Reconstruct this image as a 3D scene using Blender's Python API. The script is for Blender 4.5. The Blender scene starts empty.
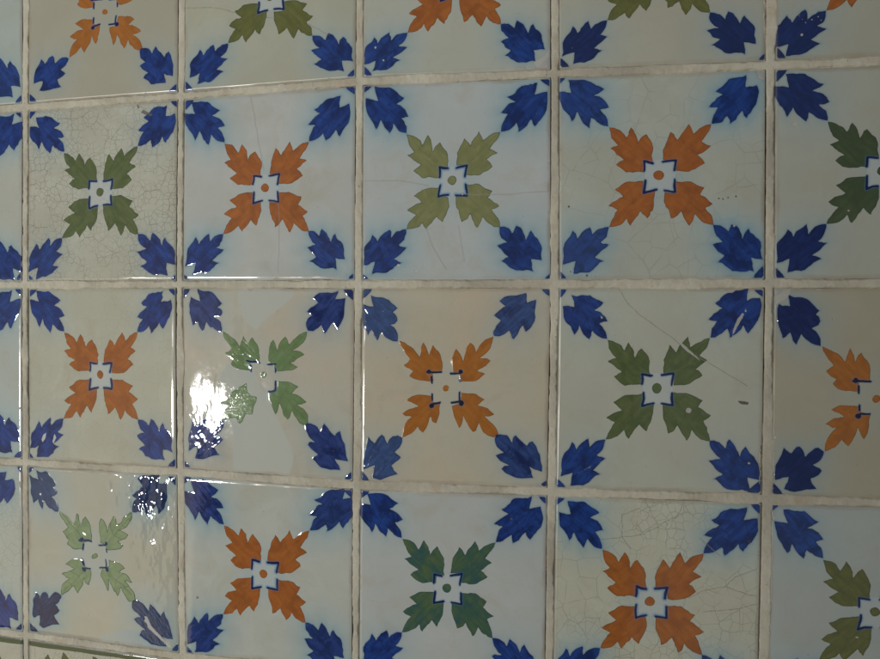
import bpy, math
import numpy as np
from mathutils import Matrix, Vector

# ------------------------------------------------------------------ frame of the leaning tiled wall
TILT = math.radians(25)                      # the wall leans back a little
WALL = Matrix.Translation((0, 0, 1.10)) @ Matrix.Rotation(-TILT, 4, 'X')   # local: x right, -y out of the wall, z up
F = 1000.0                                   # focal length in photo pixels (880 wide)
YAW, PITCH, ROLL = math.radians(15.72), math.radians(-1.17), math.radians(0.28)
CX, CY, CZ = 0.538, -0.3015, 0.690


def rot(y, p, r):
    cy, sy, cp, sp, cr, sr = np.cos(y), np.sin(y), np.cos(p), np.sin(p), np.cos(r), np.sin(r)
    return (np.array([[cy, 0, sy], [0, 1, 0], [-sy, 0, cy]]) @ np.array([[1, 0, 0], [0, cp, -sp], [0, sp, cp]])
            @ np.array([[cr, -sr, 0], [sr, cr, 0], [0, 0, 1]]))


MC = rot(YAW, PITCH, ROLL)
scene = bpy.context.scene
cam = bpy.data.cameras.new('camera')
cam.sensor_width = 36; cam.lens = F / 880 * 36; cam.clip_start = .01; cam.clip_end = 500
camo = bpy.data.objects.new('camera', cam)
scene.collection.objects.link(camo)
B = np.array([[1, 0, 0], [0, 0, -1], [0, 1, 0]], float)
mb = B @ MC
m4 = Matrix([[*mb[0], CX], [*mb[1], -CZ], [*mb[2], CY], [0, 0, 0, 1]])
camo.matrix_world = WALL @ m4
scene.camera = camo
scene.render.resolution_x = 1024; scene.render.resolution_y = 767


def at(px, py):
    """photo pixel -> (x, z) on the glazed face, metres, wall frame"""
    d = MC @ np.array([(px - 440) / F, -(py - 329.5) / F, -1.0])
    t = -CZ / d[2]
    return np.array([CX + t * d[0], CY + t * d[1]])


# sun: where it stands its mirror image falls on the rough tile at the lower left
hp = at(209, 401)
dv = Vector((hp[0] - CX, CZ, hp[1] - CY)).normalized()
sl = Vector((dv.x, -dv.y, dv.z))
SUN = (WALL.to_3x3() @ sl).normalized()
EL = math.asin(SUN.z); AZ = math.atan2(SUN.x, SUN.y)
sun = bpy.data.lights.new('sun', 'SUN'); sun.energy = 2.6; sun.angle = math.radians(1.6); sun.color = (1, .975, .94)
suno = bpy.data.objects.new('sun', sun); scene.collection.objects.link(suno)
suno.rotation_mode = 'QUATERNION'; suno.rotation_quaternion = SUN.to_track_quat('Z', 'Y'); suno.location = (0, -3, 5)
world = bpy.data.worlds.new('World'); scene.world = world; world.use_nodes = True
wn = world.node_tree.nodes; wl = world.node_tree.links
sky = wn.new('ShaderNodeTexSky'); sky.sky_type = 'NISHITA'; sky.sun_disc = False
sky.sun_elevation = EL; sky.sun_rotation = AZ
wl.new(sky.outputs[0], wn['Background'].inputs[0]); wn['Background'].inputs[1].default_value = 0.055
vs = scene.view_settings
vs.view_transform = 'Standard'; vs.look = 'None'; vs.exposure = -0.54; vs.gamma = 1; vs.use_curve_mapping = False

# ------------------------------------------------------------------ numpy helpers
TH = 0.010                                   # height of the glazed face over the bedding
rng = np.random.default_rng(7)
TAB = rng.random((256, 256))


def vnoise(x, y, s=0):
    x = x + 17.3 * s + 101; y = y + 31.7 * s + 57
    xi = np.floor(x).astype(int); yi = np.floor(y).astype(int)
    fx = x - xi; fy = y - yi
    fx = fx * fx * (3 - 2 * fx); fy = fy * fy * (3 - 2 * fy)
    g = lambda a, b: TAB[(a) & 255, (b) & 255]
    return ((g(xi, yi) * (1 - fx) + g(xi + 1, yi) * fx) * (1 - fy) + (g(xi, yi + 1) * (1 - fx) + g(xi + 1, yi + 1) * fx) * fy) * 2 - 1


def fbm(x, y, s=0, o=3):
    r = 0; a = 1; t = 0
    for k in range(o):
        r = r + a * vnoise(x * 2 ** k, y * 2 ** k, s + 5 * k); t += a; a *= .5
    return r / t


def poly_sd(X, Y, P):
    """signed distance (negative inside) to closed polygon P"""
    P = np.asarray(P, float); n = len(P)
    d = np.full(X.shape, 1e9); ins = np.zeros(X.shape, bool)
    for i in range(n):
        ax, ay = P[i]; bx, by = P[(i + 1) % n]
        ex, ey = bx - ax, by - ay
        l = ex * ex + ey * ey
        if l < 1e-14: continue
        t = np.clip(((X - ax) * ex + (Y - ay) * ey) / l, 0, 1)
        d = np.minimum(d, (X - ax - t * ex) ** 2 + (Y - ay - t * ey) ** 2)
        if ay != by:
            c = ((ay > Y) != (by > Y)) & (X < (bx - ax) * (Y - ay) / (by - ay) + ax)
            ins ^= c
    d = np.sqrt(d)
    return np.where(ins, -d, d)


def line_d(X, Y, P):
    d = np.full(X.shape, 1e9)
    for i in range(len(P) - 1):
        ax, ay = P[i]; bx, by = P[i + 1]
        ex, ey = bx - ax, by - ay
        l = max(ex * ex + ey * ey, 1e-14)
        t = np.clip(((X - ax) * ex + (Y - ay) * ey) / l, 0, 1)
        d = np.minimum(d, (X - ax - t * ex) ** 2 + (Y - ay - t * ey) ** 2)
    return np.sqrt(d)


def homog(src, dst):
    A = []
    for (x, y), (u, v) in zip(src, dst):
        A.append([x, y, 1, 0, 0, 0, -u * x, -u * y, -u]); A.append([0, 0, 0, x, y, 1, -v * x, -v * y, -v])
    return np.linalg.svd(np.array(A, float))[2][-1].reshape(3, 3)


def hap(H, p):
    p = np.asarray(p, float); q = np.c_[p, np.ones(len(p))] @ H.T
    return q[:, :2] / q[:, 2:]


def soften(P):
    """round blunt corners of an outline, keep the sharp points"""
    P = np.asarray(P, float); n = len(P); out = []
    for i in range(n):
        a, b, c = P[i - 1], P[i], P[(i + 1) % n]
        u = (a - b); v = (c - b)
        cs = u @ v / (np.linalg.norm(u) * np.linalg.norm(v) + 1e-12)
        if cs > -0.45: out.append(b)
        else: out += [b + u * .25, b + v * .25]
    return np.array(out)


# ------------------------------------------------------------------ the painted pattern, two hands
Z = 10.983
def trace(o, pts): return [(o[0] + x / Z, o[1] + y / Z) for x, y in pts]

ONE = dict(j=[(610.6, 128.3), (711.4, 126.9), (611.1, 226.9), (712.6, 226.9)],
 blue=[trace((555,75),[(610,585),(605,530),(575,460),(525,408),(565,400),(615,385),(580,325),(530,285),(458,264),(510,240),(560,195),(500,165),(420,105),(370,92),(290,98),(200,95),(215,150),(245,235),(180,225),(103,215),(112,330),(140,400),(200,465),(238,545),(270,490),(290,438),(330,520),(370,560),(410,600),(430,540),(440,490),(480,530),(540,575)]),
  trace((705,75),[(75,570),(90,500),(130,420),(160,390),(110,385),(65,375),(120,320),(170,275),(225,248),(180,235),(138,205),(200,170),(250,110),(310,75),(400,75),(455,65),(492,48),(480,110),(466,187),(530,175),(610,155),(625,260),(605,360),(550,430),(510,480),(480,525),(450,490),(430,440),(390,500),(340,550),(288,578),(275,530),(262,485),(210,530),(150,565)]),
  trace((555,220),[(605,85),(540,90),(480,120),(425,180),(420,120),(405,80),(350,120),(300,170),(273,218),(255,170),(222,135),(180,210),(125,270),(105,340),(115,430),(103,500),(180,475),(242,453),(225,530),(212,600),(290,580),(380,585),(450,545),(500,490),(560,457),(510,440),(462,424),(540,350),(615,288),(560,275),(513,260),(570,220),(600,150)]),
  trace((705,220),[(85,75),(150,75),(200,100),(254,156),(270,100),(290,60),(350,100),(400,170),(423,230),(440,160),(475,120),(510,180),(570,230),(612,300),(610,390),(632,465),(560,455),(488,443),(505,520),(520,595),(460,575),(380,583),(300,578),(220,530),(170,480),(125,468),(170,440),(218,412),(150,370),(110,320),(75,285),(130,265),(192,260),(130,210),(90,140)])],
 mid=[trace((605,115),[(62,160),(130,170),(200,205),(242,268),(270,215),(295,165),(340,230),(362,290),(370,335),(400,270),(448,235),(490,290),(530,340),(545,400),(535,470),(545,545),(440,525),(440,630),(360,625),(290,635),(230,630),(135,552),(180,520),(227,495),(150,450),(110,410),(68,385),(120,360),(158,345),(100,290),(80,240)]),
  trace((655,115),[(622,132),(540,150),(480,190),(430,238),(400,170),(380,130),(340,190),(295,240),(268,298),(240,250),(200,208),(170,270),(130,350),(118,430),(118,520),(235,525),(240,632),(320,630),(400,628),(460,590),(545,530),(510,480),(462,455),(530,410),(605,368),(560,345),(508,325),(570,250),(610,190)]),
  trace((605,180),[(55,525),(80,450),(120,390),(162,345),(110,325),(65,297),(120,250),(180,222),(227,208),(180,170),(135,130),(200,100),(250,55),(320,45),(440,40),(440,150),(550,145),(552,240),(535,330),(500,390),(480,445),(440,410),(412,370),(370,430),(320,480),(300,520),(270,480),(250,432),(200,490),(130,520)]),
  trace((655,180),[(640,515),(625,430),(590,370),(552,322),(600,300),(635,272),(580,240),(540,200),(497,175),(520,140),(552,98),(480,75),(420,40),(370,28),(300,35),(240,28),(235,150),(120,150),(130,280),(150,330),(180,390),(190,450),(250,420),(296,366),(330,440),(360,490),(385,525),(425,470),(442,402),(500,470),(560,505),(610,518)])],
 ink=[trace((630,150),p) for p in ([(272,162),(178,155),(168,252)],[(378,157),(503,143),(490,257)],[(182,348),(178,482),(292,458)],[(500,346),(503,462),(385,460)])],
 blob=[], dot=(trace((630,150),[(327,297)])[0], 5.3), hw=1.1)
TWO = dict(j=[(403.9, 340.3), (496.8, 338), (406.5, 435.5), (499.4, 433.9)],
 blue=[trace((360,290),[(470,560),(470,500),(440,430),(375,385),(440,370),(465,330),(450,290),(405,262),(455,220),(400,170),(350,115),(280,90),(220,95),(160,68),(170,130),(190,190),(130,180),(75,160),(68,260),(70,360),(100,440),(120,500),(150,470),(175,445),(200,510),(240,555),(262,510),(285,450),(330,520),(400,555)]),
  trace((495,290),[(25,505),(20,440),(50,380),(88,337),(15,290),(60,240),(110,205),(152,183),(85,130),(150,80),(240,70),(330,62),(385,45),(378,90),(373,150),(440,135),(495,125),(488,210),(475,320),(430,410),(375,475),(345,430),(333,395),(300,450),(270,510),(245,545),(215,500),(188,450),(140,490),(80,505)]),
  trace((360,425),[(510,125),(470,100),(420,100),(380,140),(340,190),(320,130),(290,98),(240,120),(200,185),(170,150),(140,125),(110,210),(75,290),(70,370),(78,440),(130,415),(192,398),(190,460),(165,530),(230,545),(330,520),(460,490),(410,440),(395,400),(450,370),(490,325),(460,290),(415,265),(470,220),(500,170)]),
  trace((493,430),[(60,35),(130,35),(180,60),(232,135),(245,80),(270,45),(330,100),(400,180),(420,140),(460,120),(500,200),(535,290),(545,380),(550,450),(480,435),(408,408),(430,470),(445,530),(350,530),(250,525),(180,470),(110,420),(140,385),(192,368),(110,330),(50,260),(90,240),(135,233),(80,180),(45,100)])],
 mid=[trace((400,335),[(50,60),(130,95),(200,150),(248,222),(265,140),(285,75),(320,130),(342,212),(360,150),(390,105),(440,170),(480,230),(487,300),(480,400),(385,405),(390,490),(330,490),(250,490),(175,460),(145,430),(175,385),(120,350),(80,310),(120,285),(155,250),(90,170),(55,110)]),
  trace((445,335),[(570,15),(500,40),(430,90),(372,170),(350,90),(320,75),(285,110),(255,190),(240,255),(215,170),(175,130),(140,180),(120,260),(130,380),(205,400),(215,470),(300,480),(390,465),(475,410),(430,385),(388,365),(460,330),(540,260),(480,235),(408,228),(500,180),(545,110)]),
  trace((400,380),[(75,615),(80,520),(120,440),(178,393),(120,385),(70,355),(130,310),(190,290),(245,277),(180,240),(115,205),(200,155),(280,150),(375,160),(390,220),(475,230),(470,330),(450,410),(425,475),(390,430),(375,375),(340,480),(285,565),(250,520),(238,490),(190,560),(110,600)]),
  trace((445,380),[(615,580),(590,500),(530,430),(468,383),(520,385),(585,368),(520,310),(460,275),(393,270),(430,240),(475,205),(400,160),(320,145),(240,150),(225,250),(135,280),(140,360),(170,430),(205,510),(235,460),(248,375),(290,460),(320,520),(355,555),(390,520),(405,450),(450,530),(520,590),(580,610)])],
 ink=[trace((400,335),[(335,400),(490,405)]),trace((400,335),[(385,450),(385,515)]),trace((445,335),[(100,415),(205,410)]),trace((445,335),[(205,465),(210,505)]),
      trace((400,380),[(388,140),(392,200)]),trace((400,380),[(400,240),(485,235)]),trace((445,380),[(205,130),(205,230),(120,245)])],
 blob=[(trace((400,335),[(360,395)])[0],2.2),(trace((445,335),[(215,390)])[0],2.3),(trace((400,380),[(385,262)])[0],2.6),(trace((445,380),[(230,245)])[0],2.6)],
 dot=(trace((400,335),[(545,570)])[0], 3.8), hw=1.0)
SQ = [(-1, 1), (1, 1), (-1, -1), (1, -1)]
for S in (ONE, TWO):
    H = homog(S['j'], SQ); S['H'] = H
    for k in ('blue', 'mid'): S[k] = [hap(H, soften(p)) for p in S[k]]
    S['ink'] = [hap(H, p) for p in S['ink']]
    if S is ONE:
        S['ink'] = [np.array([l[1] * (1 - t) ** 2 * 1.0 + 2 * t * (1 - t) * ((l[1] + e_) / 2 * .965) + e_ * t * t for e_ in (l[0], l[2]) for t in (np.linspace(1, 0, 6) if e_ is l[0] else np.linspace(0, 1, 6))]) for l in [np.array([l[0], l[1] * 1.045, l[2]], float) for l in S['ink']]]
    S['blob'] = [(hap(H, [c])[0], r / 49.) for c, r in S['blob']]
    S['dot'] = (hap(H, [S['dot'][0]])[0], S['dot'][1] / 50.); S['hw'] = S['hw'] / 50.

# ------------------------------------------------------------------ joints between the tiles (photo pixels)
VL = [[(37,-40),(36,0),(34,50),(33.5,108),(33,285),(33.2,461),(32.5,520),(34,632),(36,800)],
      [(189,-60),(188.5,50),(187.5,98),(186.3,200),(186,285),(186.8,370),(186.7,470),(187,560),(189,652),(190,820)],
      [(364.5,-90),(364.5,40),(364,84),(364,190),(363,285),(362,380),(361,483),(360.8,570),(360,665),(359,860)],
      [(556,-120),(556.5,0),(557,77),(557.3,190),(557,285),(556,380),(553.6,489),(552.5,570),(551,681),(550,880)],
      [(767,-150),(767.5,0),(769.7,68),(769.7,150),(768.6,284),(767.8,380),(765.5,496),(763.2,570),(761.5,692),(760,900)]]
HL = [[(-120,118),(0,111),(33,109.5),(60,109),(100,106),(187,98.5),(210,95),(300,89),(364,84.5),(455,80.5),(557,76.5),(600,74.5),(680,71),(750,69),(800,68),(880,65.5),(1010,61)],
      [(-120,286),(0,285.5),(33,285),(187,284.7),(557,284.3),(650,284.4),(768,284),(820,283),(880,282.3),(1010,281)],
      [(-120,452),(0,459.5),(50,461.5),(110,464.8),(187,470),(270,476.5),(361,483),(455,485),(553,489.3),(650,493.3),(765,496.2),(820,497),(880,498),(1010,500)],
      [(-120,613),(0,628.5),(33,631.5),(60,636),(110,642),(187,652.5),(220,656),(361,667),(553,681),(765,692),(880,697),(1010,703)]]
def xv(i, y): a = np.array(VL[i]); return np.interp(y, a[:, 1], a[:, 0])
def yh(j, x): a = np.array(HL[j]); return np.interp(x, a[:, 0], a[:, 1])
def cross(i, j):
    x, y = VL[i][3][0], 300
    for _ in range(20): y = yh(j, x); x = xv(i, y)
    return at(x, y)
NODE = {}
for i in range(5):
    for j in range(4): NODE[i + 1, j + 1] = cross(i, j)
for j in range(1, 5):
    NODE[0, j] = 2 * NODE[1, j] - NODE[2, j]; NODE[6, j] = 2 * NODE[5, j] - NODE[4, j]
for i in range(0, 7):
    NODE[i, 0] = 2 * NODE[i, 1] - NODE[i, 2]; NODE[i, 5] = 2 * NODE[i, 4] - NODE[i, 3]

# ------------------------------------------------------------------ shader helper
class G:
    def __init__(s, name):
        s.m = bpy.data.materials.new(name); s.m.use_nodes = True; s.t = s.m.node_tree; s.bsdf = s.t.nodes['Principled BSDF']
    def n(s, k, **a):
        x = s.t.nodes.new(k)
        for q, v in a.items(): setattr(x, q, v)
        return x
    def put(s, sock, v):
        if isinstance(v, bpy.types.NodeSocket): s.t.links.new(v, sock)
        elif v is not None:
            if isinstance(v, (tuple, list)) and len(v) == 3 and sock.type == 'RGBA': v = (*v, 1)
            sock.default_value = v
    def f(s, op, a, b=None, c=None, clamp=False):
        x = s.n('ShaderNodeMath', operation=op, use_clamp=clamp)
        for i, v in enumerate((a, b, c)):
            if v is not None: s.put(x.inputs[i], v)
        return x.outputs[0]
    def mix(s, f, a, b, mode='MIX'):
        x = s.n('ShaderNodeMix', data_type='RGBA', blend_type=mode)
        s.put(x.inputs[0], f); s.put(x.inputs[6], a); s.put(x.inputs[7], b)
        return x.outputs[2]
    def attr(s, nm, o=2): x = s.n('ShaderNodeAttribute', attribute_name=nm); return x.outputs[o]
    def ramp(s, v, lo, hi, a=0., b=1., smooth=True):
        x = s.n('ShaderNodeMapRange', interpolation_type='SMOOTHSTEP' if smooth else 'LINEAR')
        for i, q in enumerate((v, lo, hi, a, b)): s.put(x.inputs[i], q)
        return x.outputs[0]
    def noise(s, vec, sc, det=3, rough=.55, dist=0.):
        x = s.n('ShaderNodeTexNoise'); s.put(x.inputs['Vector'], vec)
        x.inputs['Scale'].default_value = sc; x.inputs['Detail'].default_value = det
        x.inputs['Roughness'].default_value = rough; x.inputs['Distortion'].default_value = dist
        return x.outputs[0]
    def vec(s, op, a, b):
        x = s.n('ShaderNodeVectorMath', operation=op); s.put(x.inputs[0], a); s.put(x.inputs[1], b); return x.outputs[0]


def rgb(r, g, b):
    """sRGB 0-255 -> linear"""
    return tuple((c / 255 / 12.92) if c / 255 < .04045 else ((c / 255 + .055) / 1.055) ** 2.4 for c in (r, g, b))


INK = (.008, .016, .075)

def tile_material(nm, p, seed):
    g = G(nm)
    for k_ in ('base', 'base2', 'patch', 'stain'): p[k_] = tuple(a * b for a, b in zip(p[k_], (1.01, 1.025, .95)))
    co = g.n('ShaderNodeTexCoord').outputs['Object']
    co = g.vec('ADD', co, (seed * .37, 0, seed * .61))
    sb, sm, si, ck, cm, pt, sw, sd, vn, lt, ed = [g.attr(k) for k in ('sb', 'sm', 'si', 'ck', 'cm', 'pt', 'sw', 'sd', 'vn', 'lt', 'ed')]
    luv = g.attr('luv', 1)
    big = g.noise(co, 14, 3); med = g.noise(co, 55, 4, .6); fin = g.noise(co, 420, 3, .6); grain = g.noise(co, 1300, 2, .6)
    # glazed ground
    col = g.mix(g.ramp(big, .38, .64), p['base'], p['base2'])
    col = g.mix(g.f('MULTIPLY', g.ramp(g.noise(co, 38, 5, .65, .8), .46, .7), .42), col, p['stain'])
    col = g.mix(g.f('MULTIPLY', g.ramp(fin, .52, .8), .14), col, (.30, .29, .25))
    col = g.mix(g.f('MULTIPLY', g.ramp(g.noise(co, 34, 4, .6, 1.2), .42, .62), .6), col, p['base2'])
    # cement filling
    ptw = g.f('ADD', pt, g.f('MULTIPLY', g.f('SUBTRACT', fin, .5), 1.2))
    col = g.mix(g.f('MULTIPLY', g.ramp(ptw, .9, -.9), .9), col, p['patch'])
    # crazing: a net of hairlines
    nz = g.n('ShaderNodeTexNoise'); nz.inputs['Scale'].default_value = 90; g.put(nz.inputs['Vector'], co)
    wob = g.vec('ADD', co, g.vec('MULTIPLY', g.vec('SUBTRACT', nz.outputs[1], (.5, .5, .5)), (.003, .003, .003)))
    cr = 0
    lines = None
    for sc, w in ((p['craze_scale'], .035), (p['craze_scale'] * .45, .016)):
        v = g.n('ShaderNodeTexVoronoi', feature='DISTANCE_TO_EDGE', voronoi_dimensions='2D')
        xz = g.n('ShaderNodeSeparateXYZ'); g.put(xz.inputs[0], wob)
        cx = g.n('ShaderNodeCombineXYZ'); g.put(cx.inputs[0], xz.outputs[0]); g.put(cx.inputs[1], xz.outputs[2])
        g.put(v.inputs['Vector'], cx.outputs[0]); v.inputs['Scale'].default_value = sc
        v.inputs['Randomness'].default_value = .85
        l = g.ramp(v.outputs[0], 0., w * 1.3, 1., 0.)
        if lines is None: l = g.f('MULTIPLY', l, g.ramp(g.noise(co, 17, 2), .42, .58, p.get('craze_min', .15), 1.))
        lines = l if lines is None else g.f('MAXIMUM', lines, l)
    lines = g.f('MULTIPLY', lines, g.ramp(g.noise(co, 70, 2), .32, .55))
    lines = g.f('MULTIPLY', lines, cm)
    col = g.mix(g.f('MULTIPLY', lines, p['craze']), col, (.12, .105, .08))
    # cobalt bleeding into the glaze around the leaves
    hw = g.f('ADD', sb, g.f('MULTIPLY', g.f('SUBTRACT', med, .5), 4.))
    halo = g.f('POWER', g.ramp(hw, 10., -.3, 0, .85, False), 2.2)
    halo = g.f('MULTIPLY', halo, g.f('MULTIPLY', lt, p['halo'] * 1.0))
    col = g.mix(halo, col, (.21, .36, .44))
    wide = g.f('MULTIPLY', g.ramp(g.f('ADD', g.f('MINIMUM', sb, g.f('ADD', si, 3.)), g.f('MULTIPLY', g.f('SUBTRACT', big, .5), 22.)), 24., 0., 0, .42), p['halo'])
    col = g.mix(g.f('MULTIPLY', wide, 1., clamp=True), col, (.36, .50, .53))
    tight = g.f('MULTIPLY', g.ramp(sb, 1.2, -.1), .4)
    col = g.mix(tight, col, (.10, .20, .34))
    sqh = g.f('MULTIPLY', g.f('MULTIPLY', g.ramp(g.attr('sq'), 1.0, -1.), g.ramp(si, 3.2, .2, .25, 1.)), p['square'])
    col = g.mix(g.ramp(g.attr('sq'), .2, -.4, 0, .55), col, (.56, .61, .60)); col = g.mix(g.f('MULTIPLY', sqh, g.ramp(si, 2.2, .1)), col, (.20, .36, .54))
    # brush streaks along each leaf
    st = g.n('ShaderNodeTexNoise'); st.inputs['Scale'].default_value = 1.0; st.inputs['Detail'].default_value = 3
    g.put(st.inputs['Vector'], g.vec('MULTIPLY', luv, (3., 13., 1.)))
    streak = st.outputs[0]
    edgew = g.f('MULTIPLY', g.f('SUBTRACT', fin, .5), .55)
    # inner leaves
    sme = g.f('ADD', sm, edgew)
    mcol = g.mix(g.ramp(streak, .3, .75), p['mid'], p['mid2'])
    mcol = g.mix(g.f('MULTIPLY', g.ramp(g.noise(co, 95, 3, .6, .6), .42, .68), .7), mcol, p['mid3'])
    mcol = g.mix(g.f('MULTIPLY', g.ramp(vn, .55, .0), p['vein']), mcol, p['medge'])
    mcol = g.mix(g.f('MULTIPLY', g.ramp(sm, -.85, -.15), p['mrim']), mcol, p['medge'])
    col = g.mix(g.f('MULTIPLY', g.ramp(sme, .22, -.22), p['mop']), col, mcol)
    # outer leaves
    sbe = g.f('ADD', sb, edgew)
    bcol = g.mix(g.ramp(streak, .3, .72), p['blue'], p['blue2'])
    bcol = g.mix(g.f('MULTIPLY', g.ramp(g.noise(co, 95, 3, .6, .6), .42, .66), .8), bcol, p['blue3'])
    bcol = g.mix(g.f('MULTIPLY', g.ramp(vn, .6, .0), .55), bcol, INK)
    bcol = g.mix(g.f('MULTIPLY', g.f('SUBTRACT', 1., lt, clamp=True), .6), bcol, (.12, .20, .36))
    bcol = g.mix(g.f('MULTIPLY', g.ramp(sb, -.9, -.2), .6), bcol, INK)
    col = g.mix(g.f('MULTIPLY', g.ramp(sbe, .2, -.2), .97), col, bcol)
    # ink strokes
    sie = g.f('ADD', si, g.f('MULTIPLY', edgew, .8))
    col = g.mix(g.ramp(sie, .9, .0, 0., .45), col, (.10, .22, .45))
    col = g.mix(g.ramp(sie, .22, -.25, 0, .95), col, p['ink'])
    # cracks, losses, specks
    ckw = g.f('ADD', ck, g.f('MULTIPLY', g.f('SUBTRACT', fin, .5), .5))
    col = g.mix(g.ramp(ckw, p['crackw'], .0, 0, p['crackop']), col, p['crackcol'])
    swe = g.f('ADD', sw, g.f('MULTIPLY', g.f('SUBTRACT', fin, .5), 1.))
    mw = g.ramp(swe, .2, -.2); col = g.mix(g.f('MULTIPLY', mw, .85), col, (.50, .49, .43))
    sde = g.f('ADD', sd, g.f('MULTIPLY', g.f('SUBTRACT', fin, .5), .9))
    md = g.ramp(sde, .2, -.2); col = g.mix(g.f('MULTIPLY', md, .85), col, (.06, .045, .035))
    # pinholes and grime at the border
    ph = g.ramp(g.noise(co, 330, 1), .76, .80); col = g.mix(g.f('MULTIPLY', ph, .35), col, (.22, .18, .13))
    ew = g.f('ADD', ed, g.f('MULTIPLY', g.f('SUBTRACT', med, .5), 5.))
    grime = g.f('MULTIPLY', g.ramp(ew, 3.2, .2), g.ramp(g.noise(co, 25, 2), .4, .62, .15, .55))
    grime = g.f('MULTIPLY', grime, g.ramp(g.f('MINIMUM', sb, sm), -.3, .3, .12, 1.))
    col = g.mix(grime, col, (.33, .27, .19))
    hs = g.n('ShaderNodeHueSaturation'); g.put(hs.inputs['Color'], col)
    g.put(g.bsdf.inputs['Base Color'], col); g.t.nodes.remove(hs)
    ro = g.f('ADD', g.ramp(med, .3, .8, p['rough'], p['rough'] + .03), g.f('MULTIPLY', g.f('MAXIMUM', mw, md), .4))
    ro = g.f('ADD', ro, g.f('MULTIPLY', grime, .5)); ro = g.f('ADD', ro, g.ramp(ed, 1.6, .3, 0., .4))
    g.put(g.bsdf.inputs['Specular IOR Level'], g.ramp(ptw, 1.1, -1.1, .36, .02))
    g.put(g.bsdf.inputs['Roughness'], ro); g.bsdf.inputs['IOR'].default_value = 1.5; g.bsdf.inputs['Specular IOR Level'].default_value = .36
    h = g.f('MULTIPLY', g.noise(co, 130, 3), p['bump'] * .00016)
    h = g.f('ADD', h, g.f('MULTIPLY', fin, p['bump'] * .00002))
    h = g.f('ADD', h, g.f('MULTIPLY', grain, .000004))
    h = g.f('ADD', h, g.f('MULTIPLY', lines, -.0000015))
    h = g.f('ADD', h, g.f('MULTIPLY', g.ramp(ckw, .6, 0.), -.00003))
    h = g.f('ADD', h, g.f('MULTIPLY', g.f('MAXIMUM', mw, md), -.00012))
    paint = g.f('MAXIMUM', g.ramp(sb, .3, -.5), g.ramp(sm, .3, -.5))
    h = g.f('ADD', h, g.f('MULTIPLY', paint, p['relief'] * .0001))
    h = g.f('ADD', h, g.f('MULTIPLY', g.f('MULTIPLY', paint, streak), p['relief'] * .0003))
    bp = g.n('ShaderNodeBump'); bp.inputs['Strength'].default_value = 1; bp.inputs['Distance'].default_value = 1
    g.put(bp.inputs['Height'], h); g.put(g.bsdf.inputs['Normal'], bp.outputs[0])
    return g.m


def grout_material():
    g = G('cement grout'); co = g.n('ShaderNodeTexCoord').outputs['Object']
    big = g.noise(co, 22, 4, .6); med = g.noise(co, 130, 4, .65); fin = g.noise(co, 900, 3, .7)
    col = g.mix(g.ramp(big, .35, .65), (.65, .61, .48), (.52, .48, .37))
    col = g.mix(g.f('MULTIPLY', g.ramp(med, .5, .75), .5), col, (.70, .69, .58))
    col = g.mix(g.f('MULTIPLY', g.ramp(fin, .55, .8), .4), col, (.30, .26, .20))
    pit = g.ramp(g.noise(co, 520, 2, .6), .70, .76); col = g.mix(g.f('MULTIPLY', pit, .75), col, (.12, .09, .06))
    soot = g.f('MULTIPLY', g.ramp(g.noise(co, 9, 3, .6), .48, .66), .5); col = g.mix(soot, col, (.36, .33, .26))
    rust = g.f('MULTIPLY', g.ramp(g.noise(co, 40, 3), .58, .74), .4)
    col = g.mix(rust, col, (.46, .31, .20))
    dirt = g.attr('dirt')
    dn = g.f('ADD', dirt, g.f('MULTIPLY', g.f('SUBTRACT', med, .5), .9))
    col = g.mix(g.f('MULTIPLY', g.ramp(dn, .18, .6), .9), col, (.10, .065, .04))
    g.put(g.bsdf.inputs['Base Color'], col); g.bsdf.inputs['Roughness'].default_value = .8
    g.bsdf.inputs['Specular IOR Level'].default_value = .35
    h = g.f('ADD', g.f('MULTIPLY', med, .0005), g.f('MULTIPLY', fin, .00012))
    bp = g.n('ShaderNodeBump'); bp.inputs['Distance'].default_value = 1; bp.inputs['Strength'].default_value = .9
    g.put(bp.inputs['Height'], h); g.put(g.bsdf.inputs['Normal'], bp.outputs[0])
    return g.m


def rough_material(nm, a, b, sc, bump):
    g = G(nm); co = g.n('ShaderNodeTexCoord').outputs['Object']
    n1 = g.noise(co, sc, 6, .6); n2 = g.noise(co, sc * 12, 4, .6)
    col = g.mix(g.ramp(n1, .35, .65), a, b); col = g.mix(g.f('MULTIPLY', g.ramp(n2, .5, .7), .35), col, tuple(c * .6 for c in a))
    g.put(g.bsdf.inputs['Base Color'], col); g.bsdf.inputs['Roughness'].default_value = .85
    bp = g.n('ShaderNodeBump'); bp.inputs['Distance'].default_value = bump; g.put(bp.inputs['Height'], n2)
    g.put(g.bsdf.inputs['Normal'], bp.outputs[0]); return g.m


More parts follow.
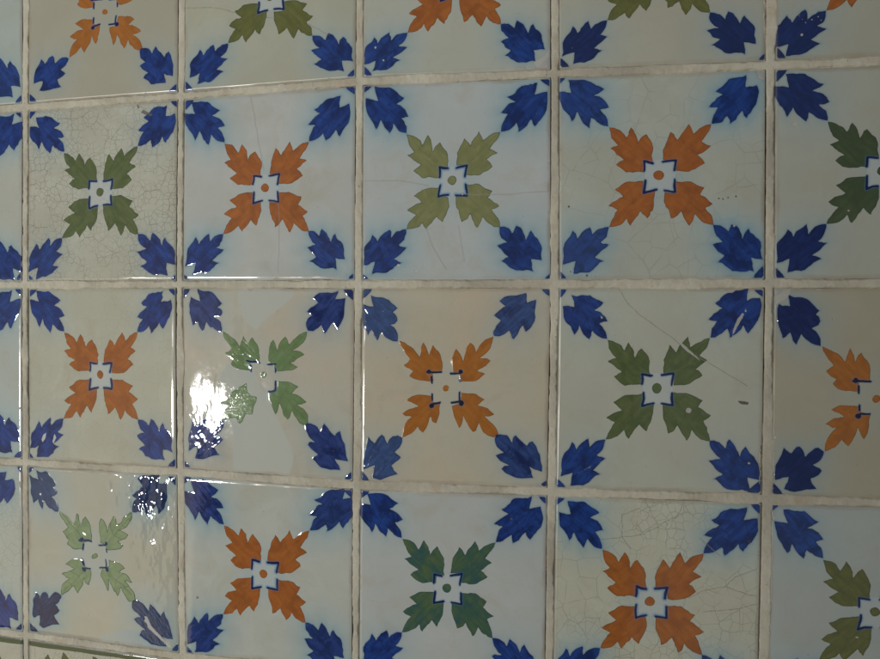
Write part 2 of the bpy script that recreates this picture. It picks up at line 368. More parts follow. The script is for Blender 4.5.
# ------------------------------------------------------------------ mesh helper
def mesh(name, verts, quads, mat, attrs=None, normals=None, parent=None):
    me = bpy.data.meshes.new(name)
    me.vertices.add(len(verts)); me.vertices.foreach_set('co', np.asarray(verts, np.float32).ravel())
    q = np.asarray(quads, np.int32)
    me.loops.add(q.size); me.polygons.add(len(q))
    me.loops.foreach_set('vertex_index', q.ravel())
    me.polygons.foreach_set('loop_start', np.arange(0, q.size, 4, dtype=np.int32))
    me.polygons.foreach_set('loop_total', np.full(len(q), 4, np.int32))
    me.update(calc_edges=True); me.validate()
    me.polygons.foreach_set('use_smooth', np.ones(len(q), bool))
    for k, v in (attrs or {}).items():
        v = np.asarray(v, np.float32)
        a = me.attributes.new(k, 'FLOAT_VECTOR' if v.ndim == 2 else 'FLOAT', 'POINT')
        a.data.foreach_set('vector' if v.ndim == 2 else 'value', v.ravel())
    if normals is not None: me.normals_split_custom_set_from_vertices(np.asarray(normals, np.float32))
    me.materials.append(mat)
    o = bpy.data.objects.new(name, me); scene.collection.objects.link(o)
    if parent is not None: o.parent = parent
    return o


def subset(verts, faces, attrs, normals, sel):
    fs = faces[sel]; u, inv = np.unique(fs, return_inverse=True)
    return verts[u], inv.reshape(fs.shape), {k: v[u] for k, v in attrs.items()}, normals[u]


QUADS = {}
GW = 3.7    # half joint in photo pixels
def tile_quad(c, r):
    a = [NODE[c, r], NODE[c + 1, r], NODE[c + 1, r + 1], NODE[c, r + 1]]   # TL TR BR BL
    ctr = sum(a) / 4; out = []
    hwm = .0032
    for p, (sx, sz) in zip(a, [(1, -1), (-1, -1), (-1, 1), (1, 1)]): out.append(p + np.array([sx, sz]) * hwm)
    return np.array(out)


W1 = (.56, .57, .52)
WHITE = dict(base=W1, base2=(.50, .51, .465), stain=(.46, .42, .34), patch=(.55, .56, .53), craze=0., craze_scale=190, halo=.5,
             square=.22, mid=(.38, .108, .014), mid2=(.46, .145, .022), mid3=(.28, .08, .012), medge=(.15, .05, .012), vein=.25, mrim=.55, mop=.96,
             blue=(.010, .034, .195), blue2=(.019, .066, .30), blue3=(.006, .014, .085), ink=INK, crackop=.75, crackcol=(.24, .22, .18),
             crackw=.5, rough=.02, bump=.12, relief=.15)
OR = dict()
AM = dict(mid=(.40, .135, .018), mid2=(.47, .17, .028), mid3=(.33, .11, .018), medge=(.20, .09, .02))
OL = dict(mid=(.13, .14, .035), mid2=(.17, .18, .05), mid3=(.11, .125, .03), medge=(.05, .06, .015))
LO = dict(mid=(.22, .23, .08), mid2=(.27, .28, .11), mid3=(.19, .21, .07), medge=(.08, .11, .06))
GR = dict(mid=(.10, .135, .045), mid2=(.14, .175, .065), mid3=(.07, .105, .035), medge=(.03, .06, .03))
DG = dict(mid=(.055, .085, .03), mid2=(.08, .11, .045), mid3=(.05, .08, .04), medge=(.02, .045, .03))
BG = dict(mid=(.035, .11, .075), mid2=(.10, .15, .05), mid3=(.02, .085, .10), medge=(.015, .05, .06))
PG = dict(mid=(.22, .31, .15), mid2=(.28, .38, .20), mid3=(.17, .26, .12), medge=(.06, .11, .05))

T = {}
# per tile: junction pixels where inner and outer leaves meet, hand, colours (top row bases also darkened for the light's falloff), flaws
T[0,0] = dict(j=[(-84,-14),(-10,-20),(-84,66),(-8,61)], st=ONE, p=dict(base=(.48,.54,.52), base2=(.45,.50,.48), halo=.5), lab='pale bluish tile cut by the left edge in the topmost row')
T[0,1] = dict(j=[(80,-21.3),(152,-29.3),(76.2,60.3),(148.4,52.3)], st=TWO, p=dict(AM, base=(.47,.44,.36), base2=(.43,.41,.34), halo=.35), lab='warm beige tile with amber inner leaves above the heavily crackled green leaf tile')
T[0,2] = dict(j=[(237,-37),(320.5,-46),(235.3,46.2),(317.9,39.1)], st=ONE, p=dict(OL, base=(.50,.50,.42), base2=(.46,.46,.39), halo=.6, mrim=.7), cracks=[[(192.5,11.4),(225.5,11.8),(241.4,16.4)],[(270,21.6),(281,21.6)],[(314,27.3),(334.7,38.7)]], lab='cream topmost row tile with olive green inner leaves and broken hairlines beside them')
T[0,3] = dict(j=[(413,-52),(507,-59.5),(412.1,35),(503.9,28)], st=ONE, p=dict(OR, halo=.8, base=(.50,.51,.45)), w=[[(536,66),(548,58),(551,52),(552.5,73),(540,74)]], spots=[(380,51,1.3,1),(388,63.5,1.,1)], lab='pale grey topmost row tile with orange inner leaves and a chipped lower right corner')
T[0,4] = dict(j=[(608,-70.5),(712,-78),(609.3,23.3),(709.5,17.5)], st=ONE, p=dict(OL, base=(.50,.49,.42), base2=(.47,.46,.40), blue=(.007,.014,.09), blue2=(.012,.028,.15), halo=.5), lab='greyish tile with olive inner leaves and deep navy corner leaves in the topmost row')
T[0,5] = dict(j=[(826,-88),(938,-92),(826.6,13.9),(936,9)], st=ONE, p=dict(OR, base=(.48,.475,.41), base2=(.46,.45,.39), blue=(.007,.014,.09), blue2=(.012,.028,.15)), spots=[(800.5,39,1.3,1)]+[(798+k*3.1,20+((k*7)%5)*2.-k*.5,.55,1) for k in range(8)], lab='dull grey tile in the top right corner whose navy leaf is peppered with white specks')
T[1,0] = dict(j=[(-84,161),(-8,158),(-84,241),(-8,242)], st=ONE, p=dict(base=(.54,.55,.50), halo=.9, craze=.25), cm=.4, lab='white tile cut by the left edge beside the heavily crackled green leaf tile')
T[1,1] = dict(j=[(71.9,153.6),(144.8,149),(71.3,238.5),(145.1,235.2)], st=ONE, p=dict(GR, base=(.56,.56,.49), base2=(.50,.49,.42), craze=.8, craze_min=.65, craze_scale=200, halo=.3), cm=1., dpoly=[[(150,112),(160,117),(158,119),(148,115)],[(144,106),(147,110),(145,111)]], lab='crackled cream tile with mid green leaves and a scraped upper right blue leaf')
T[1,2] = dict(j=[(230.7,145),(314.4,143.2),(230.7,233.7),(313.1,232.4)], st=ONE, p=dict(OR, base=(.56,.57,.57), base2=(.51,.52,.51), halo=1.1, crackw=.75, crackop=.5, crackcol=(.30,.31,.29)), cracks=[[(257,99),(261.5,125),(264.6,144),(270,172)],[(284,205),(285,231),(284,273)]], lab='cool white orange leaf tile split by a grey crack running from top to bottom')
T[1,3] = dict(j=[(411.4,136),(503.5,133.1),(411.4,230),(501.8,228.3)], st=ONE, p=dict(LO, base=(.54,.575,.60), base2=(.51,.54,.56), halo=1.2, square=.9, crackw=.8, crackop=.5, crackcol=(.36,.34,.31), mrim=.8), cracks=[[(369.7,182.7),(404,182),(433,187.6)],[(469,195.7),(505,196.4),(550.8,193)],[(430,228),(438,250),(450,270)],[(462,226),(468,262)]], spots=[(402.5,266,1.7,1),(420,272,1.5,1),(471,197,1.,0),(466,196,.8,1)], lab='bluish white tile with light olive leaves and a pale crack running from side to side')
T[1,4] = dict(j=ONE['j'], st=ONE, p=dict(OR, base=(.52,.54,.49), base2=(.48,.49,.44), halo=1.15, craze=.3, craze_scale=75, mrim=.6), cm=.7, tone=[.9,1.25,.75,1.3], spots=[(571,208,1.,0),(573,272,.8,0),(719,200,.8,0),(723,200.5,.9,0),(728,199,.8,0),(736,198,.9,0),(734,227,1.1,1),(589,276,1.2,0)], dl=[(638,240),(646,242)], w=[[(755,72),(764,72),(764,84),(758,82)]], lab='off white orange leaf tile with strong blue bleeding around its right corner leaves')
T[1,5] = dict(j=[(826.2,123.5),(937,121),(826.2,224.8),(937,224)], st=ONE, p=dict(DG, base=(.49,.50,.45), base2=(.47,.47,.42), blue=(.007,.016,.10), blue2=(.012,.03,.16)), spots=[(793,127,2.2,1),(846.5,212,.9,1)], lab='grey tile with dark forest green leaves cut by the right edge')
T[2,0] = dict(j=[(-84,331),(-8,331),(-84,414),(-8,413)], st=ONE, p=dict(base=(.50,.55,.54), base2=(.48,.52,.51), halo=.7), lab='smooth bluish tile cut by the left edge beside the cream orange leaf tile')
T[2,1] = dict(j=[(71.3,331.1),(144.8,331.8),(71.9,416.7),(145.1,417.6)], st=ONE, warp=.025, p=dict(OR, bump=.05, relief=.05, base=(.55,.54,.46), base2=(.50,.49,.41), halo=.3, craze=.22), cm=.8, w=[[(51,433),(54,431),(53,437),(50,441),(49,438)],[(60,440),(62,432),(64,436),(61,442)]], lab='cream tile with orange leaves and scratches on its lower left blue leaf')
T[2,2] = dict(j=[(229.8,331.3),(312.2,332.3),(229.8,420),(313.1,422.5)], st=TWO, warp=.03, p=dict(PG, mid=(.16,.25,.10), mid2=(.21,.31,.14), mid3=(.14,.22,.09), base=(.59,.52,.44), base2=(.55,.53,.46), rough=.02, bump=.18, relief=.2, halo=.45, blue=(.02,.04,.17), blue2=(.04,.07,.25), square=0.), rel=3.2, lumps=[(208,402,16,.00008),(205,440,16,.00011)],
  patch=[[(243.8,288.7),(299.7,288.7),(298.2,298.7),(273.3,317.3),(261.5,329.8),(250,320.4),(244.7,304.9)],[(226.7,370.2),(236,360.9),(254.7,364),(267,388.9),(273.3,395),(288.9,429.3),(301.3,454.2),(295,471.3),(239,471.3),(239,454.2),(240.7,426.2),(226.7,404.4),(222,388.9)]], lab='glossy lumpy tan tile patched with smooth grey filler and pale green leaves')
T[2,3] = dict(j=TWO['j'], st=TWO, p=dict(AM, base=(.59,.495,.385), base2=(.55,.515,.43), halo=.35, ink=(.012,.02,.03), relief=.8, blue=(.02,.045,.17), blue2=(.04,.085,.26)), tone=[.55,.8,.6,1.], rel=1.5, w=[], lab='tan tile with dark dotted amber leaves and washed out blue leaves on its left')
T[2,4] = dict(j=[(609.1,338.4),(709.2,337.4),(608.4,436.9),(710.2,438.5)], st=ONE, p=dict(GR, base=(.54,.55,.48), base2=(.51,.51,.45), halo=.25, square=.1, crackcol=(.30,.27,.22)), cracks=[[(620,288.3),(630,305),(641.8,315),(671.8,336.7),(690,351.8),(712,363.4),(747,385)]], spots=[(689,409,2.6,1),(748.5,461,1.1,1)], dpoly=[[(738,399.5),(744,400),(748.5,401),(748,403.5),(742,403),(738.5,401.5)]],
  w=[[(680,343),(683,343),(698,357),(700,360),(692,354),(686,350)],[(602,315),(605,318),(603,319)],[(737,319),(742,313),(744,314),(738,325),(732,336),(733,329)],[(744,312),(745.5,308),(746,312)],[(592,465),(594,463),(580,471),(578,472)]], lab='off white tile with deep green leaves crossed by a slanting hairline and chipped')
T[2,5] = dict(j=[(820.8,344.5),(931,345.5),(822.5,447.7),(932,450)], st=TWO, p=dict(AM, base=(.47,.43,.34), base2=(.44,.405,.32), blue=(.008,.016,.095), blue2=(.012,.028,.14), ink=(.01,.015,.03), relief=.5), w=[[(773,288),(783,287),(790,289),(787,297),(783,300),(775,305)]], spots=[(831,319,.7,0)], lab='brownish grey tile with amber leaves and a white chip in its upper left corner')
T[3,0] = dict(j=[(-84,497),(-10,503),(-84,578),(-8,583)], st=ONE, p=dict(base=(.52,.55,.51), craze=.55, craze_scale=260, halo=.6), cm=1., lab='finely crackled bluish tile cut by the left edge beside the lumpy pale green leaf tile')
T[3,1] = dict(j=[(66.6,508.3),(139.3,512.3),(69.7,591.2),(141.5,598.3)], st=TWO, warp=.045, p=dict(PG, base=(.53,.51,.44), base2=(.49,.48,.41), rough=.02, bump=.3, relief=.6, halo=.8, blue=(.012,.024,.10), blue2=(.022,.05,.15), blue3=(.008,.016,.06), vein=.7, mrim=.8, square=.3, mop=.92), rel=2.6, tone=[.6,.9,1.2,.6], lumps=[(158,503,26,.0007),(168,545,26,.0004),(120,485,14,.00025)],
  patch=[[(107,632),(139,622),(161,641),(176,648),(111,642)]], spots=[(153,617,2.2,1),(98,611,1.6,1)], w=[[(151,612),(154,613),(158,622),(178,643),(176,644),(155,624)]], lab='lumpy greige tile with pale streaky green leaves above the green edged border tile')
T[3,2] = dict(j=[(230.1,521.8),(314.6,528.3),(230.1,610.2),(310.5,618.8)], st=ONE, p=dict(OR, base=(.56,.57,.54), base2=(.52,.53,.49), halo=1.1, square=.8, blue=(.015,.035,.17), blue2=(.03,.06,.26)), rel=1.2, spots=[(204,594,1.5,0),(283,500,.8,1),(234,561,1.,1)], lab='glossy white tile with orange leaves and worn spots near its left side')
T[3,3] = dict(j=[(406.7,534.5),(498,539.2),(407.2,626.7),(496,633.4)], st=ONE, p=dict(BG, base=(.54,.56,.57), base2=(.51,.53,.53), halo=.45), spots=[(514,516,1.3,0)], lab='pale bluish tile whose green inner leaves are washed with blue')
T[3,4] = dict(j=[(603.6,545.2),(704,549.7),(602.6,642.9),(702.1,650)], st=ONE, p=dict(OR, base=(.60,.60,.51), base2=(.56,.55,.46), craze=.55, craze_min=.03, craze_scale=170, halo=.95, square=.8, crackop=.8), cm=1., spots=[(748,538,1.6,0)],
  cracks=[[(683.6,501),(678,514),(666.5,518),(658.5,524.6),(640,532.5),(624,534),(603,536.5)],[(624,534),(632,545.7)],[(624,534),(623,512),(641,505)],[(756,565.5),(735,573.5),(724.6,582.7),(703.4,586.7),(689,594.6)],[(756,600),(735,605),(703.4,607.8)],[(727,583),(745,590),(756,592)],[(666,518),(668,522)],[(700,535),(720,552)]], lab='crackled cream tile with orange leaves and a net of dark cracks')
T[3,5] = dict(j=[(821.4,555),(930,560),(818.5,654.6),(927,661)], st=ONE, p=dict(OL, mid=(.12,.12,.03), base=(.48,.51,.50), base2=(.46,.48,.47), halo=.6), spots=[(854.5,632.5,1.1,1)], lab='bluish grey tile with dark olive leaves in the lower right corner')
T[4,0] = dict(j=None, st=None, p=dict(DG, base=(.46,.46,.41), craze=.4), cm=.6, leaves=[(8,651),(-30,652),(-60,652)], lab='green edged border tile cut by the lower left corner of the picture')
T[4,1] = dict(j=None, st=None, p=dict(DG, base=(.46,.47,.42), craze=.7, craze_scale=220), cm=1., leaves=[(56,650),(71,648),(100,652),(125,658)], lab='crackled green edged border tile under the lumpy pale green leaf tile')
T[4,2] = dict(j=None, st=None, p=dict(DG, base=(.46,.47,.42)), leaves=[(230,672),(262,676),(300,680)], lab='border tile showing only its green top corner under the glossy white tile')


def tag(o, label=None, cat=None, group=None, kind=None):
    for k, v in (('label', label), ('category', cat), ('group', group), ('kind', kind)):
        if v: o[k] = v


NG = 236
def build_tile(r, c, d):
    q = tile_quad(c, r); QUADS[r, c] = q
    seed = r * 7 + c
    R_ = np.random.default_rng(100 + seed)
    ctr = q.mean(0)
    # corners of clay are a touch off square
    u = np.linspace(0, 1, NG + 1); U, V = np.meshgrid(u, u)
    X = (q[0, 0] * (1 - U) + q[1, 0] * U) * (1 - V) + (q[3, 0] * (1 - U) + q[2, 0] * U) * V
    Y = (q[0, 1] * (1 - U) + q[1, 1] * U) * (1 - V) + (q[3, 1] * (1 - U) + q[2, 1] * U) * V
    X = X.ravel(); Y = Y.ravel(); mm = 1000.
    edge = -poly_sd(X, Y, q) * mm
    far = np.full(X.shape, 30.)
    A = dict(sb=far.copy(), sm=far.copy(), si=far.copy(), ck=far.copy(), cm=np.full(X.shape, float(d.get('cm', 0))), pt=far.copy(),
             sw=far.copy(), sd=far.copy(), vn=far.copy(), lt=np.ones(X.shape), ed=edge, sq=far.copy())
    luv = np.zeros((len(X), 3)); leafid = []
    inv_best = far.copy()
    if d['st']:
        S = d['st']; J = [at(*p) for p in d['j']]
        Hn = homog(SQ, J); Hi = np.linalg.inv(Hn)
        N = hap(Hi, np.c_[X, Y])
        wa = d.get('warp', .02)
        nx = N[:, 0] + wa * vnoise(N[:, 0] * 3, N[:, 1] * 3, seed) + wa * .5 * vnoise(N[:, 0] * 8, N[:, 1] * 8, seed + 3)
        ny = N[:, 1] + wa * vnoise(N[:, 0] * 3, N[:, 1] * 3, seed + 50) + wa * .5 * vnoise(N[:, 0] * 8, N[:, 1] * 8, seed + 53)
        unit = np.linalg.norm(J[1] - J[0]) / 2 * mm
        tone = d.get('tone', [1 + .12 * R_.uniform(-1, 1) for _ in range(4)])
        for kind in ('blue', 'mid'):
            for k, P in enumerate(S[kind]):
                P = P.copy(); t0 = P[0].copy()
                jt = .03 if kind == 'blue' else .014
                an = R_.normal() * jt; sc2 = (1 if kind == 'blue' else 1.025) + R_.normal(size=2) * jt
                P = ((P - t0) * sc2) @ np.array([[math.cos(an), math.sin(an)], [-math.sin(an), math.cos(an)]]) + t0
                P[2:-1] += R_.normal(size=P[2:-1].shape) * .006
                if kind == 'mid' and (r, c) == (2, 2) and k == 2:     # the repaired, cut off leaf
                    P = hap(Hi, [at(225 + x / 6.59, 325 + y / 6.59) for x, y in [(170,372),(188,432),(250,465),(228,520),(212,585),(175,572),(150,620),(125,640),(105,600),(70,605),(15,625),(35,560),(70,528),(5,510),(60,480),(80,435),(130,400)]])
                if (r, c) == (1, 0) and kind == 'blue': pass
                s = poly_sd(nx, ny, P) * unit
                key = 'sb' if kind == 'blue' else 'sm'
                A[key] = np.minimum(A[key], s)
                leafid.append((kind, k, s))
                tip = P[0]; sx, sy = SQ[k]
                base = np.array([sx * (1.72 if kind == 'blue' else .2), sy * (1.72 if kind == 'blue' else .2)])
                ax = (base - tip); L = np.linalg.norm(ax); ax /= L
                pu = ((nx - tip[0]) * ax[0] + (ny - tip[1]) * ax[1]) / L; pv = ((nx - tip[0]) * -ax[1] + (ny - tip[1]) * ax[0]) / L
                near = s < inv_best
                inv_best = np.minimum(inv_best, s)
                for z_, val in enumerate((pu, pv, np.full(X.shape, seed * 3.1 + k * 1.7 + (7 if kind == 'mid' else 0)))):
                    luv[:, z_] = np.where(near, val, luv[:, z_])
                if kind == 'blue': A['lt'] = np.where(near, tone[k], A['lt'])
                pt_ = lambda a, b: tip + ax * L * a + np.array([-ax[1], ax[0]]) * L * b
                vs_ = [[pt_(.12, 0), pt_(.8, 0)]] + [[pt_(.35, 0), pt_(.22, .22 * z_)] for z_ in (1, -1)] + [[pt_(.6, 0), pt_(.45, .4 * z_)] for z_ in (1, -1)]
                v = np.full(X.shape, 9.)
                for l in vs_: v = np.minimum(v, line_d(nx, ny, l))
                A['vn'] = np.where(s < .6, np.minimum(A['vn'], v * unit), A['vn'])
        dc, dr = S['dot']
        if (r, c) == (2, 2): dc = hap(Hi, [at(269.3, 373.9)])[0]
        sdot = (np.hypot(nx - dc[0], (ny - dc[1])) - dr * .92) * unit
        leafid.append(('dot', 0, sdot))
        A['sm'] = np.minimum(A['sm'], sdot)
        for l in S['ink']:
            if (r, c) == (2, 2) and l.mean(0)[0] < 0 and l.mean(0)[1] < 0: continue
            A['si'] = np.minimum(A['si'], (line_d(nx, ny, l) - S['hw']) * unit)
        for (bc, br) in S['blob']:
            if (r, c) == (2, 2): continue
            A['si'] = np.minimum(A['si'], (np.hypot(nx - bc[0], ny - bc[1]) - br) * unit)
        if S is ONE: A['sq'] = poly_sd(nx, ny, [(-.3, .3), (.3, .3), (.3, -.3), (-.3, -.3)]) * unit
        # quarter petals in the tile corners
        for k, (p, (sx, sz)) in enumerate(zip(q, [(1, -1), (-1, -1), (-1, 1), (1, 1)])):
            s_ = R_.uniform(.6, 1.15) * .0050; o_ = R_.uniform(.1, .7) * .001
            a_, b_ = R_.uniform(.8, 1.15, 2)
            P = [p + np.array([sx * (o_ + x * s_ * a_), sz * (o_ + y * s_ * b_)]) for x, y in [(0, .25), (.25, 0), (1.35, 0), (1.1, .45), (.7, .85), (.2, 1.3), (0, 1.35)]]
            A['sb'] = np.minimum(A['sb'], poly_sd(X, Y, P) * mm + .15)
    else:
        # border tile: a green band along the top edge and leaf tips below it
        top = q[0] * (1 - U.ravel()[:, None]) + q[1] * U.ravel()[:, None]
        A['sm'] = np.minimum(A['sm'], np.abs((top[:, 1] - Y) * mm - 2.6) - 1.9 + .5 * vnoise(X * 60, Y * 60, 3)); leafid.append(('band', 0, A['sm'].copy()))
        L = ONE['mid'][0]; tip = L[0]
        for n_, (px, py) in enumerate(d['leaves']):
            o = at(px, py); a = math.radians(-50 + 22 * (n_ % 3)); s_ = .028
            Pq = (L - tip) @ np.array([[math.cos(a), math.sin(a)], [-math.sin(a), math.cos(a)]]) * s_ * 1.2 + o
            s = poly_sd(X, Y, Pq) * mm
            A['sm'] = np.minimum(A['sm'], s); leafid.append(('mid', n_, s))
    A['luv'] = luv
    for l in d.get('cracks', []):
        P = []
        for a, b in zip(l[:-1], l[1:]):
            for t in np.linspace(0, 1, 5)[:-1]: P.append((a[0] * (1 - t) + b[0] * t + R_.uniform(-.5, .5), a[1] * (1 - t) + b[1] * t + R_.uniform(-.5, .5)))
        P.append(l[-1])
        A['ck'] = np.minimum(A['ck'], line_d(X, Y, [at(*p) for p in P]) * mm)
    for P in d.get('patch', []): A['pt'] = np.minimum(A['pt'], poly_sd(X, Y, soften(soften([at(*p) for p in P]))) * mm)
    for _ in range(5):      # little losses along the arrises
        a_ = R_.integers(4); t_ = R_.random(); o = q[a_] * (1 - t_) + q[(a_ + 1) % 4] * t_
        A['sw'] = np.minimum(A['sw'], np.hypot((X - o[0]) * R_.uniform(.6, 1.4), (Y - o[1]) * R_.uniform(.6, 1.4)) * mm - R_.uniform(.6, 2.0))
    for P in d.get('w', []): A['sw'] = np.minimum(A['sw'], poly_sd(X, Y, [at(*p) for p in P]) * mm)
    for P in d.get('dpoly', []): A['sd'] = np.minimum(A['sd'], poly_sd(X, Y, [at(*p) for p in P]) * mm)
    for (sx, sy, sr, wh) in d.get('spots', []):
        o = at(sx, sy); s = np.hypot(X - o[0], Y - o[1]) * mm - sr * .68
        A['sw' if wh else 'sd'] = np.minimum(A['sw' if wh else 'sd'], s)
    # relief of the glaze (metres, towards the viewer)
    rel = d.get('rel', 1.)
    h = .00007 * vnoise(X * 22, Y * 22, seed) + .000006 * rel * fbm(X * 90, Y * 90, seed + 9, 2)
    if rel > 2: h = h + .00002 * (rel - 1.5) * fbm(X * 120, Y * 55, seed + 4, 3) * np.clip(A['pt'] / 2, .15, 1) + .000011 * (rel - 1) * np.abs(vnoise(X * 240, Y * 200, seed)) * ((A['sb'] < 1) + .25 * (A['sm'] < 1))
    for (lx, ly, lr, la) in d.get('lumps', []):
        o = at(lx, ly); h = h + la * np.exp(-((X - o[0]) ** 2 + ((Y - o[1]) / 1.5) ** 2) / (lr * .00072) ** 2) * fbm(X * 170, Y * 80, seed + 31, 3)
    h = h - .0004 * np.exp(-edge / .8) - .00012 * np.exp(-edge / 4)
    tx, tz = R_.uniform(-.0022, .0022, 2) * (0 if (r, c) in ((2, 2), (2, 1)) else 1) * d.get('tl', 1)
    if (r, c) == (2, 1): tx = .012
    h = h + tx * (X - ctr[0]) + tz * (Y - ctr[1])
    G_ = h.reshape(NG + 1, NG + 1)
    Xg = X.reshape(NG + 1, NG + 1); Yg = Y.reshape(NG + 1, NG + 1)
    dx = np.gradient(Xg, axis=1); dy = np.gradient(Yg, axis=0)
    nX = -np.gradient(G_, axis=1) / dx; nY = -np.gradient(G_, axis=0) / dy
    nrm = np.c_[nX.ravel(), -np.ones(X.size), nY.ravel()]; nrm /= np.linalg.norm(nrm, axis=1)[:, None]
    verts = np.c_[X - ctr[0], -h, Y - ctr[1]]
    ii = np.arange((NG + 1) ** 2).reshape(NG + 1, NG + 1)
    faces = np.stack([ii[:-1, :-1], ii[1:, :-1], ii[1:, 1:], ii[:-1, 1:]], -1).reshape(-1, 4)
    mat = tile_material('glazed tile', {**WHITE, **d['p']}, seed)
    own = np.full(len(faces), -1)
    parts = []
    for n_, (kind, k, s) in enumerate(leafid):
        fm = s[faces].min(1)
        sel = (fm < .25) & (own < 0)
        if sel.sum() > 60: own[sel] = len(parts); parts.append((kind, k))
    # tile body: remaining face + the clay sides and back
    n0 = len(verts)
    ring = np.concatenate([ii[0, :], ii[1:, -1], ii[-1, -2::-1], ii[-2:0:-1, 0]])
    bv = verts[ring].copy(); bv[:, 1] = TH - .0015
    av = {k: np.concatenate([v, v[ring]]) for k, v in A.items()}
    nn = verts[ring].copy(); nn[:, 1] = 0; nn /= np.linalg.norm(nn, axis=1)[:, None]
    allv = np.concatenate([verts, bv]); alln = np.concatenate([nrm, nn])
    m = len(ring); k0 = np.arange(m); k1 = (k0 + 1) % m
    side = np.stack([ring[k0], ring[k1], n0 + k1, n0 + k0], 1)
    back = np.array([[n0, n0 + NG, n0 + 2 * NG, n0 + 3 * NG]])
    bf = np.concatenate([faces[own < 0], side, back])
    v_, f_, a_, n_ = subset(allv, bf, av, alln, np.ones(len(bf), bool))
    o = mesh('glazed_tile', v_, f_, mat, a_, n_)
    o.matrix_world = WALL @ Matrix.Translation((ctr[0], -TH, ctr[1]))
    tag(o, d['lab'], 'tile', 'border tiles with a green edge' if r == 4 else 'hand painted tiles laid in rows')
    for n2, (kind, k) in enumerate(parts):
        v_, f_, a_, n_ = subset(verts, faces, A, nrm, own == n2)
        ch = mesh({'blue': 'corner_leaf', 'mid': 'inner_leaf', 'dot': 'centre_dot', 'band': 'green_band'}[kind], v_, f_, mat, a_, n_, parent=o)
    return o


for (r, c), d in sorted(T.items()): build_tile(r, c, d)

# ------------------------------------------------------------------ wall and grout
x0 = min(q[:, 0].min() for q in QUADS.values()) - .009; x1 = max(q[:, 0].max() for q in QUADS.values()) + .009
z0 = min(q[:, 1].min() for q in QUADS.values()) - .009; z1 = max(q[:, 1].max() for q in QUADS.values()) + .009
ST = .00062
gx = np.arange(x0, x1, ST); gz = np.arange(z0, z1, ST)
GX, GZ = np.meshgrid(gx, gz); sh = GX.shape; GX = GX.ravel(); GZ = GZ.ravel()
s = np.full(GX.shape, 1.); dirt = np.zeros(GX.shape)
for (r, c), q in QUADS.items():
    lo = q.min(0) - .012; hi = q.max(0) + .012
    m = (GX > lo[0]) & (GX < hi[0]) & (GZ > lo[1]) & (GZ < hi[1])
    x, z = GX[m], GZ[m]
    sd = poly_sd(x, z, q); s[m] = np.minimum(s[m], sd)
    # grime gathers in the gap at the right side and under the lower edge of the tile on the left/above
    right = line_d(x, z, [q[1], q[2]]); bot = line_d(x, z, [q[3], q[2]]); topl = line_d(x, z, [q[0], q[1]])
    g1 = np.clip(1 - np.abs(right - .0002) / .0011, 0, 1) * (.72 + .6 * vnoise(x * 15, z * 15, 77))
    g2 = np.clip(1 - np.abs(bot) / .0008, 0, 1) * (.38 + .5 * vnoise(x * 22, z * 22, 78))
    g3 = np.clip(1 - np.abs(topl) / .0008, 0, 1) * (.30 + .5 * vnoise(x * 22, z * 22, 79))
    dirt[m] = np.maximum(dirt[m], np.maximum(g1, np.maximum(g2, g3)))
wv = .0012 * fbm(GX * 45, GZ * 45, 5, 3) + .0007 * fbm(GX * 230, GZ * 230, 8, 2) + .0030 * np.clip(vnoise(GX * 17, GZ * 17, 21) - .35, 0, 1)
t = s + wv + .0002
body = np.clip((t + .0006) / .0016, 0, 1); body = body * body * (3 - 2 * body)
hgt = -.0030 * (1 - body) - .00005 * body + np.clip(t, 0, .003) * .05 + .00042 * fbm(GX * 150, GZ * 150, 11, 4) - .0007 * np.clip(vnoise(GX * 420, GZ * 420, 33) - .62, 0, 1) + .00012 * vnoise(GX * 600, GZ * 600, 12)
gap = np.clip(dirt * 1.3 - .35, 0, 1)
hgt = hgt - .0012 * gap * body
GH = -(TH + hgt)
idx = np.arange(GX.size).reshape(sh)
fc = np.stack([idx[:-1, :-1], idx[:-1, 1:], idx[1:, 1:], idx[1:, :-1]], -1).reshape(-1, 4)
keep = (s[fc].max(1) > -.0018) & (s[fc].min(1) < .0085)
fc = fc[keep]; used, inv = np.unique(fc, return_inverse=True)
plaster = rough_material('old lime plaster', (.42, .39, .32), (.33, .30, .24), 4, .004)
X0, X1, Z0, Z1 = -1.6, 2.4, -1.6, .45
wv_ = []
def box(a, b):
    v = [(x, y, z) for x in (a[0], b[0]) for y in (a[1], b[1]) for z in (a[2], b[2])]
    f = [(0, 1, 3, 2), (4, 6, 7, 5), (0, 4, 5, 1), (2, 3, 7, 6), (0, 2, 6, 4), (1, 5, 7, 3)]
    return np.array(v, float), np.array(f)
v, f = box((X0, -.004, Z0), (X1, .35, Z1))
wall = mesh('wall', v, f, plaster); wall.matrix_world = WALL
for p_ in wall.data.polygons: p_.use_smooth = False
tag(wall, 'leaning plastered masonry wall behind the painted tiles', 'wall')
gr = mesh('grout', np.c_[GX, GH, GZ][used], inv.reshape(fc.shape), grout_material(), dict(dirt=dirt[used]), parent=wall)
gr['label'] = 'cream cement grout between the tiles'
v, f = box((X0 - .03, -.03, Z1 + .0005), (X1 + .03, .38, Z1 + .06))
cp = mesh('coping', v, f, rough_material('coping stone', (.36, .34, .29), (.28, .26, .22), 6, .004), parent=wall)
for p_ in cp.data.polygons: p_.use_smooth = False
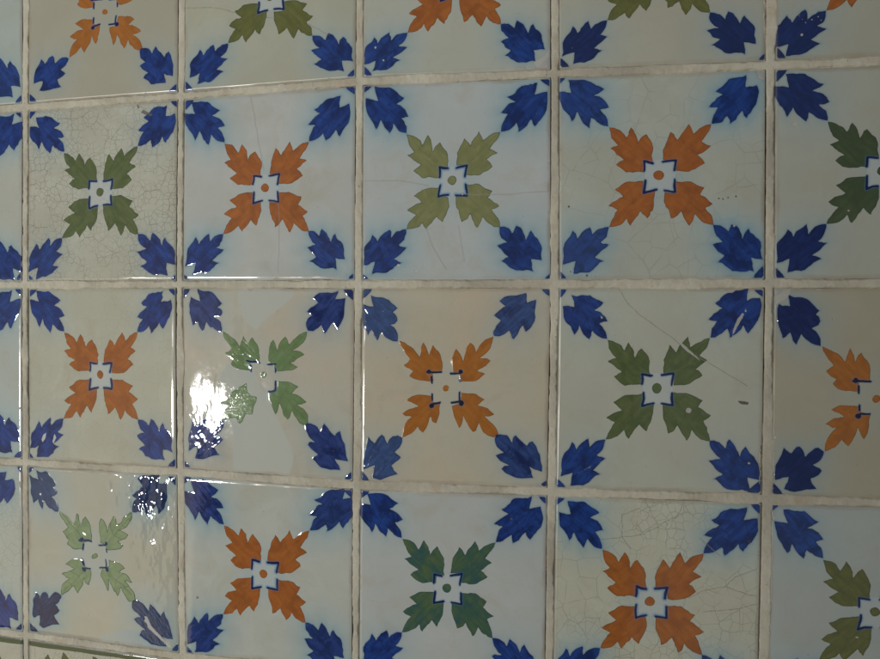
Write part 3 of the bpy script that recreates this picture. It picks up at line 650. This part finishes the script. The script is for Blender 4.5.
# ground
v = np.array([(-60, -60, 0), (60, -60, 0), (60, 60, 0), (-60, 60, 0)], float)
gd = mesh('ground', v, np.array([(0, 1, 2, 3)]), rough_material('pale paving', (.30, .28, .24), (.24, .22, .19), 3, .01))
gd['kind'] = 'structure'

# unseen building, added only to cast shade: its corner hides part of the sun disc, so the right of the panel fades into soft shade
D = 29.0
ep = at(900, 230)
edge_pt = WALL @ Vector((float(ep[0]), -TH, float(ep[1])))
e = edge_pt + SUN * D
side = Vector((0, 0, 1)).cross(SUN).normalized()         # horizontal, across the sun's direction
if side.x < 0: side = -side
back = Vector((0, 0, 1)).cross(side).normalized()
if back.dot(SUN) < 0: back = -back
HH = e.z + 4.0
def blocker_box(name, u0, u1, w0, w1, z0, z1, mat, parent=None):
    v, f = box((u0, w0, z0), (u1, w1, z1))
    v = np.array([list(Vector((e.x, e.y, 0)) + side * a + back * b + Vector((0, 0, c))) for a, b, c in v])
    o = mesh(name, v, f, mat, parent=parent)
    for p_ in o.data.polygons: p_.use_smooth = False
    return o
stucco = rough_material('house render', (.42, .40, .35), (.36, .34, .30), 1.2, .01)
sun_blocker = blocker_box('sun_blocker', 0, 13, 0, 9, 0, HH, stucco); sun_blocker['kind'] = 'structure'
blocker_box('blocker_roof', .0, 13.3, -.3, 9.3, HH + .003, HH + .35, rough_material('roof slab', (.30, .17, .11), (.24, .14, .10), 2, .01), sun_blocker)
gl = G('window glass').m; gl.node_tree.nodes['Principled BSDF'].inputs['Base Color'].default_value = (.03, .035, .04, 1); gl.node_tree.nodes['Principled BSDF'].inputs['Roughness'].default_value = .05
fr = rough_material('painted timber', (.55, .54, .50), (.48, .47, .43), 5, .003)
zz = 1.2
while zz + 2.2 < HH:
    for k in range(4):
        a = 1.2 + k * 3.1
        w = blocker_box('blocker_window', a, a + 1.3, -.06, .02, zz, zz + 1.6, fr, sun_blocker)
        blocker_box('blocker_pane', a + .08, a + 1.22, -.065, -.062, zz + .08, zz + 1.52, gl, w)
    zz += 3.1
print('sun elevation', math.degrees(EL), 'house height', HH)
